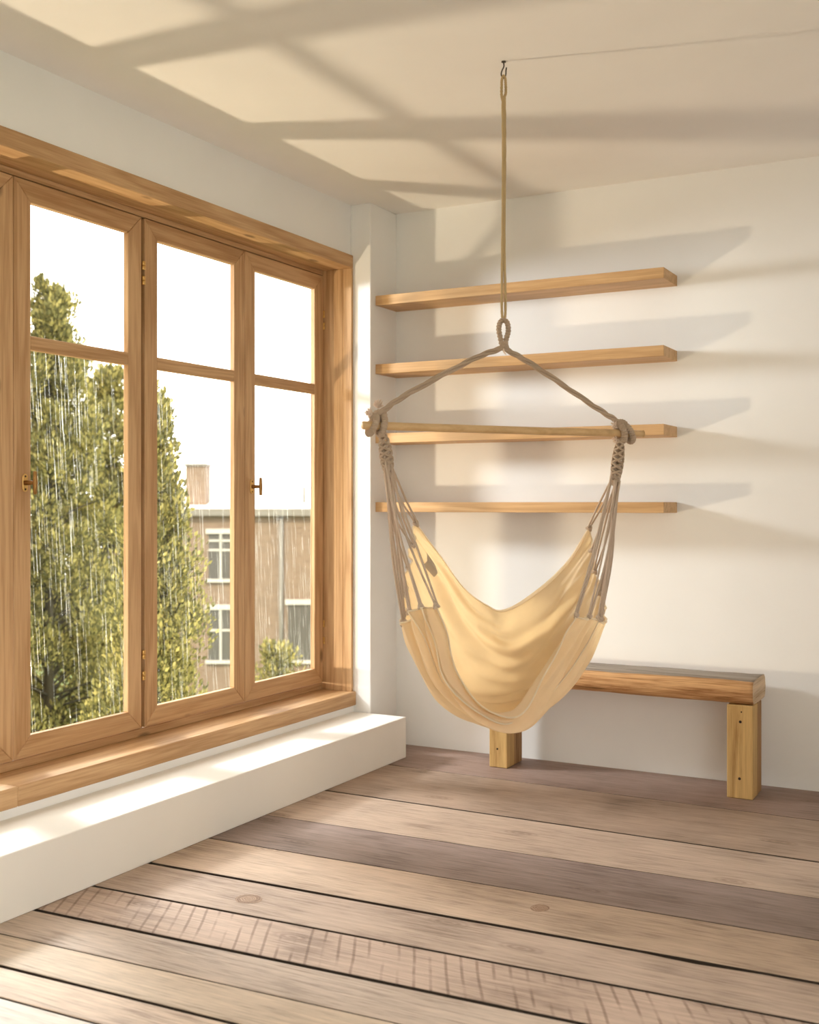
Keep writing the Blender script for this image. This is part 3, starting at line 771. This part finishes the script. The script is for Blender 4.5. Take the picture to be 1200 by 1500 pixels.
# corded ends: gathered macrame neck, cords fanning out to knots on the cloth edge
kn = MB()
for s in range(2):
    pts = []
    for k in range(40):
        a = 2 * math.pi * k / 40 * 1.0
        pts.append(Vector((0.0055 * math.cos(a), 0.0055 * math.sin(a + s), (0.003 if s else -0.003) + 0.0025 * math.sin(2 * a + s))))
    kn.tube(pts, lambda i, t: 0.0046 * (0.85 + 0.2 * abs(math.sin(i * 1.2))), 7, True)
knot_me = kn.mesh('knot'); knot_me.materials.append(M['cord'])
KR = random.Random(8)
def side(edge_i, G0, G1, out):
    G0, G1 = Vector(G0), Vector(G1)
    # macrame neck: plaited strands tapering from the ring
    m = MB()
    for s in range(6):
        ph = 2 * math.pi * s / 6
        m.tube(helix([G0, G0.lerp(G1, .35), G0.lerp(G1, .7), G1], lambda t: 0.006 + 0.011 * math.sin(math.pi * min(1.0, t * 1.05)) ** .7 , (2.6 if s % 2 else -2.6), ph, 60), 0.0040, 6)
    tag(m.build('macrame_neck', M['rope'], ham), 'tightly plaited brown cotton neck')
    for k in range(9):
        j = min(NV - 1, int(round(k / 8 * (NV - 1))))
        P = S[edge_i][j]
        o = bpy.data.objects.new('knot', knot_me); col.objects.link(o); o.parent = ham
        dirv = (P - G1).normalized()
        o.location = P - dirv * 0.006; o.rotation_euler = dirv.to_track_quat('Z', 'Y').to_euler(); sc_ = KR.uniform(.85, 1.2); o.scale = (sc_, sc_, sc_)
        for q in (-1, 1):
            a = G0.lerp(G1, KR.uniform(.35, .95)) + Vector((KR.uniform(-.014, .014), KR.uniform(-.014, .014), 0))
            e = P + Vector((q * 0.003, KR.uniform(-.003, .003), 0.004))
            mid = a.lerp(e, .55) + Vector((out * KR.uniform(.0, .014) + q * .004, KR.uniform(-.006, .006), -KR.uniform(0, .006)))
            m = MB(); pp = cr([a, mid, e], 18)
            m.tube(pp, lambda i, t: 0.0032 + 0.0003 * (i % 2), 6)
            m.build('cord', M['cord'], ham)
        # short whipped tab into the cloth edge
side(0, (-0.370, -0.155, 1.340), (-0.350, -0.130, 1.205), -1)
side(NU - 1, (0.388, 0.147, 1.336), (0.372, 0.160, 1.190), 1)
# frayed rope ends
def tuft(c, d, n, l):
    m = MB(); r = random.Random(4)
    for k in range(n):
        e = Vector(c) + (Vector(d) + Vector((r.uniform(-.8, .8), r.uniform(-.8, .8), r.uniform(-.8, .8)))).normalized() * l * r.uniform(.5, 1)
        mid = (Vector(c) + e) / 2 + Vector((r.uniform(-.003, .003), r.uniform(-.003, .003), r.uniform(-.003, .003)))
        m.tube(cr([c, mid, e], 6), 0.0014, 4)
    o = m.build('frayed_end', M['fray'], ham); o['kind'] = 'stuff'; return o
tuft((-0.385, -0.165, 1.412), (0, -.2, 1), 46, 0.028)
tuft((-0.400, -0.169, 1.392), (-1, -.2, .5), 40, 0.026)
tuft((0.372, 0.140, 1.380), (-.6, -.5, .4), 26, 0.020)
tuft((0.374, 0.138, 1.335), (-.8, -.5, .1), 22, 0.017)

# ------------------------------------------------------------------ outside: ground, trees, brick house, rain
GZ = -4.6
struct(tag(box('ground', -60, 40, -40, 60, GZ - 0.2, GZ, M['grass'], bevel=0), 'grass far below the window', 'ground'))

def tree(name, label, x, y, ztop, zlow, rad, seed, nclump, group, shape=1.0, per=240, leaf=0.036):
    r = random.Random(seed)
    t = empty(name, (x, y, GZ)); tag(t, label, 'tree', group)
    h = ztop - GZ
    m = MB(); pts = [(0.05 * math.sin(k * 1.3 + seed), 0.05 * math.cos(k * 1.7 + seed), h * 0.97 * k / 8) for k in range(9)]
    pts[0] = (0, 0, 0)
    m.tube(cr(pts, 24), lambda i, q: 0.075 * (1 - q) + 0.012, 8); m.build('trunk', M['bark'], t)
    br = MB(); lv = []; lf = []
    z0 = zlow - GZ
    for c in range(nclump):
        q = (c + r.random()) / nclump                       # 0 top .. 1 low
        z = h - 0.12 - (h - z0) * q ** 0.9
        R = rad * (0.10 + 0.90 * min(1, q * 1.3) ** shape) * r.uniform(0.2, 1.0)
        a = r.uniform(0, 2 * math.pi)
        cx, cy = R * math.cos(a), R * math.sin(a)
        br.tube(cr([(0, 0, max(0.1, z - 0.25)), (cx * .5, cy * .5, z - 0.10), (cx, cy, z)], 6), lambda i, tt: 0.011 * (1 - tt) + 0.003, 5)
        cr_ = r.uniform(0.12, 0.24) * (0.55 + 0.6 * min(1, q * 1.6))
        for k in range(per):
            d = Vector((r.gauss(0, 1), r.gauss(0, 1), r.gauss(0, 1))).normalized()
            p = Vector((cx, cy, z)) + Vector((d.x * cr_, d.y * cr_, d.z * cr_ * 1.25)) * r.random() ** .45
            up = (d * 0.6 + Vector((0, 0, 0.9)) + Vector((r.uniform(-.5, .5), r.uniform(-.5, .5), r.uniform(-.4, .4)))).normalized()
            sd = up.cross(Vector((r.gauss(0, 1), r.gauss(0, 1), r.gauss(0, 1)))).normalized()
            nn = up.cross(sd)
            s = leaf * r.uniform(.6, 1.4); n = len(lv)
            lv += [p, p + up * s * .55 + sd * s * .32 + nn * s * .1, p + up * s * 1.2, p + up * s * .55 - sd * s * .32 + nn * s * .1]
            lf += [(n, n + 1, n + 2), (n, n + 2, n + 3)]
    br.build('branches', M['bark'], t)
    me = bpy.data.meshes.new('foliage'); me.from_pydata([tuple(q) for q in lv], [], lf); me.update()
    fo = link('foliage', me, M['leaf'], t); fo['kind'] = 'stuff'
    return t
GT = 'evergreen trees outside the window'
tree('evergreen_tree', 'tallest feathery green evergreen rising behind the handled sash', -8.00, 7.73, 3.25, -2.8, 1.20, 1, 340, GT, 0.85, 230, 0.040)
tree('evergreen_tree', 'bushy green evergreen with a pointed top beside the tallest one', -9.84, 10.37, 2.85, -3.4, 1.55, 2, 290, GT, 0.62, 230, 0.052)
tree('evergreen_tree', 'slender green evergreen in front of the brick house', -5.11, 5.88, 1.94, -2.0, 0.64, 3, 170, GT, 1.1, 240, 0.030)
tree('evergreen_tree', 'low rounded green bush top in front of the brick house', -6.42, 9.15, -0.14, -2.2, 0.42, 6, 46, None, 0.5)

# brick house, facing the window
hb = empty('brick_house', (-19.0, 24.4, GZ), None, YAW); tag(hb, 'hazy brown brick house with pale roof and chimney beyond the trees', 'building')
hz = lambda z: z - GZ
def hbox(name, x0, x1, y0, y1, z0, z1, mat, parent=hb, bevel=0):
    v = boxv(x0, x1, y0, y1, hz(z0), hz(z1)); return poly(name, v, BOXF, mat, parent, rel=False, bevel=bevel)
# local x: along the facade (right), local y: away
hbox('wall', -3.2, 9, 1.0, 9, GZ, 0.80, M['brick'])
hbox('gutter', -3.4, 9.2, 0.80, 1.05, 0.80, 1.00, M['gutter'])
poly('roof', [(-3.4, 0.85, hz(1.0)), (9.2, 0.85, hz(1.0)), (9.2, 6.0, hz(1.62)), (-3.4, 6.0, hz(1.62)), (-3.4, 9.2, hz(1.0)), (9.2, 9.2, hz(1.0))],
     [(0, 1, 2, 3), (3, 2, 5, 4), (0, 3, 4), (1, 5, 2), (0, 4, 5, 1)], M['roof'], hb, rel=False)
ch = hbox('chimney', -1.21, -0.64, 1.6, 2.3, 0.9, 2.2, M['brick'])
hbox('chimney_cap', -1.26, -0.59, 1.55, 2.35, 2.2, 2.27, M['gutter'], ch)
m = MB(); m.tube([(1.56, 0.94, hz(0.8)), (1.56, 0.94, hz(GZ))], 0.055, 8); m.build('downpipe', M['gutter'], hb)
m = MB(); m.tube([(2.08, 2.2, hz(1.1)), (2.08, 2.2, hz(1.62))], 0.045, 8); m.build('roof_vent', M['gutter'], hb)
def hwin(x0, x1, z0, z1, bars, upright=True):
    w = empty('window', (x0, 1.0, hz(z0)), hb)
    def wb(n, a0, a1, b0, b1, c0, c1, mt):
        return poly(n, boxv(a0 - x0, a1 - x0, b0 - 1.0, b1 - 1.0, c0 - z0, c1 - z0), BOXF, mt, w, rel=False)
    wb('pane', x0, x1, 0.97, 1.0, z0, z1, M['far_glass'])
    wb('lintel', x0 - .08, x1 + .08, 0.92, 1.0, z1, z1 + 0.14, M['stone'])
    wb('sill', x0 - .08, x1 + .08, 0.90, 1.0, z0 - 0.09, z0, M['stone'])
    for bz in bars: wb('glazing_bar', x0, x1, 0.94, 0.98, bz, bz + 0.06, M['stone'])
    if upright: wb('glazing_bar', (x0 + x1) / 2 - .03, (x0 + x1) / 2 + .03, 0.94, 0.98, z0, z1, M['stone'])
hwin(1.75, 2.95, -3.2, -1.66, [], False)
hwin(-0.45, 0.22, -0.95, 0.30, [0.08, -0.18])
hwin(-0.45, 0.22, -3.2, -1.8, [-2.4])
hwin(4.2, 5.4, -3.2, -1.66, [], False)

# unseen house added left of the trees to block sky light
nh = empty('sky_blocker_house', (-9.6, -1.9, GZ)); tag(nh, 'unseen tall brown brick house added to block sky light', 'building')
box('wall', -12.5, -7.0, -9.0, 5.2, GZ, 4.8, M['brick'], nh, 0)
poly('roof', [(-6.7, -9.3, 4.8), (-6.7, 5.5, 4.8), (-9.75, 5.5, 6.6), (-9.75, -9.3, 6.6), (-12.8, 5.5, 4.8), (-12.8, -9.3, 4.8)],
     [(0, 1, 2, 3), (3, 2, 4, 5), (1, 4, 2), (0, 3, 5), (0, 5, 4, 1)], M['gutter'], nh)
for wy in (-6.6, -3.4, -0.2, 3.0):
    for wz in (-2.6, 0.6, 2.6):
        w = box('window', -7.03, -6.98, wy, wy + 1.1, wz, wz + 1.4, M['stone'], nh, 0)
        poly('pane', [(p[0] + 2.6, p[1], p[2]) for p in boxv(-6.985 - 2.6, -6.97 - 2.6, wy + .08, wy + 1.02, wz + .08, wz + 1.32)], BOXF, M['far_glass'], w)

# rain: fine threads of water falling between the window and the trees
rr = random.Random(12); mb = MB()
for k in range(3600):
    x = rr.uniform(-4.25, -3.3); y = rr.uniform(3.0, 7.4); z = rr.uniform(-1.3, 1.7)
    l = rr.uniform(0.04, 0.22); rad = rr.uniform(0.0005, 0.0011)
    top = Vector((x, y, z + l)); bot = Vector((x + l * 0.035, y + l * 0.03, z))
    mb.tube([bot, bot.lerp(top, .25), bot.lerp(top, .7), top], lambda i, t: rad * (0.5, 1.0, .8, .15)[i], 3)
o = mb.build('falling_rain', M['water']); tag(o, 'fine threads of rain falling outside the window', 'rain', kind='stuff')
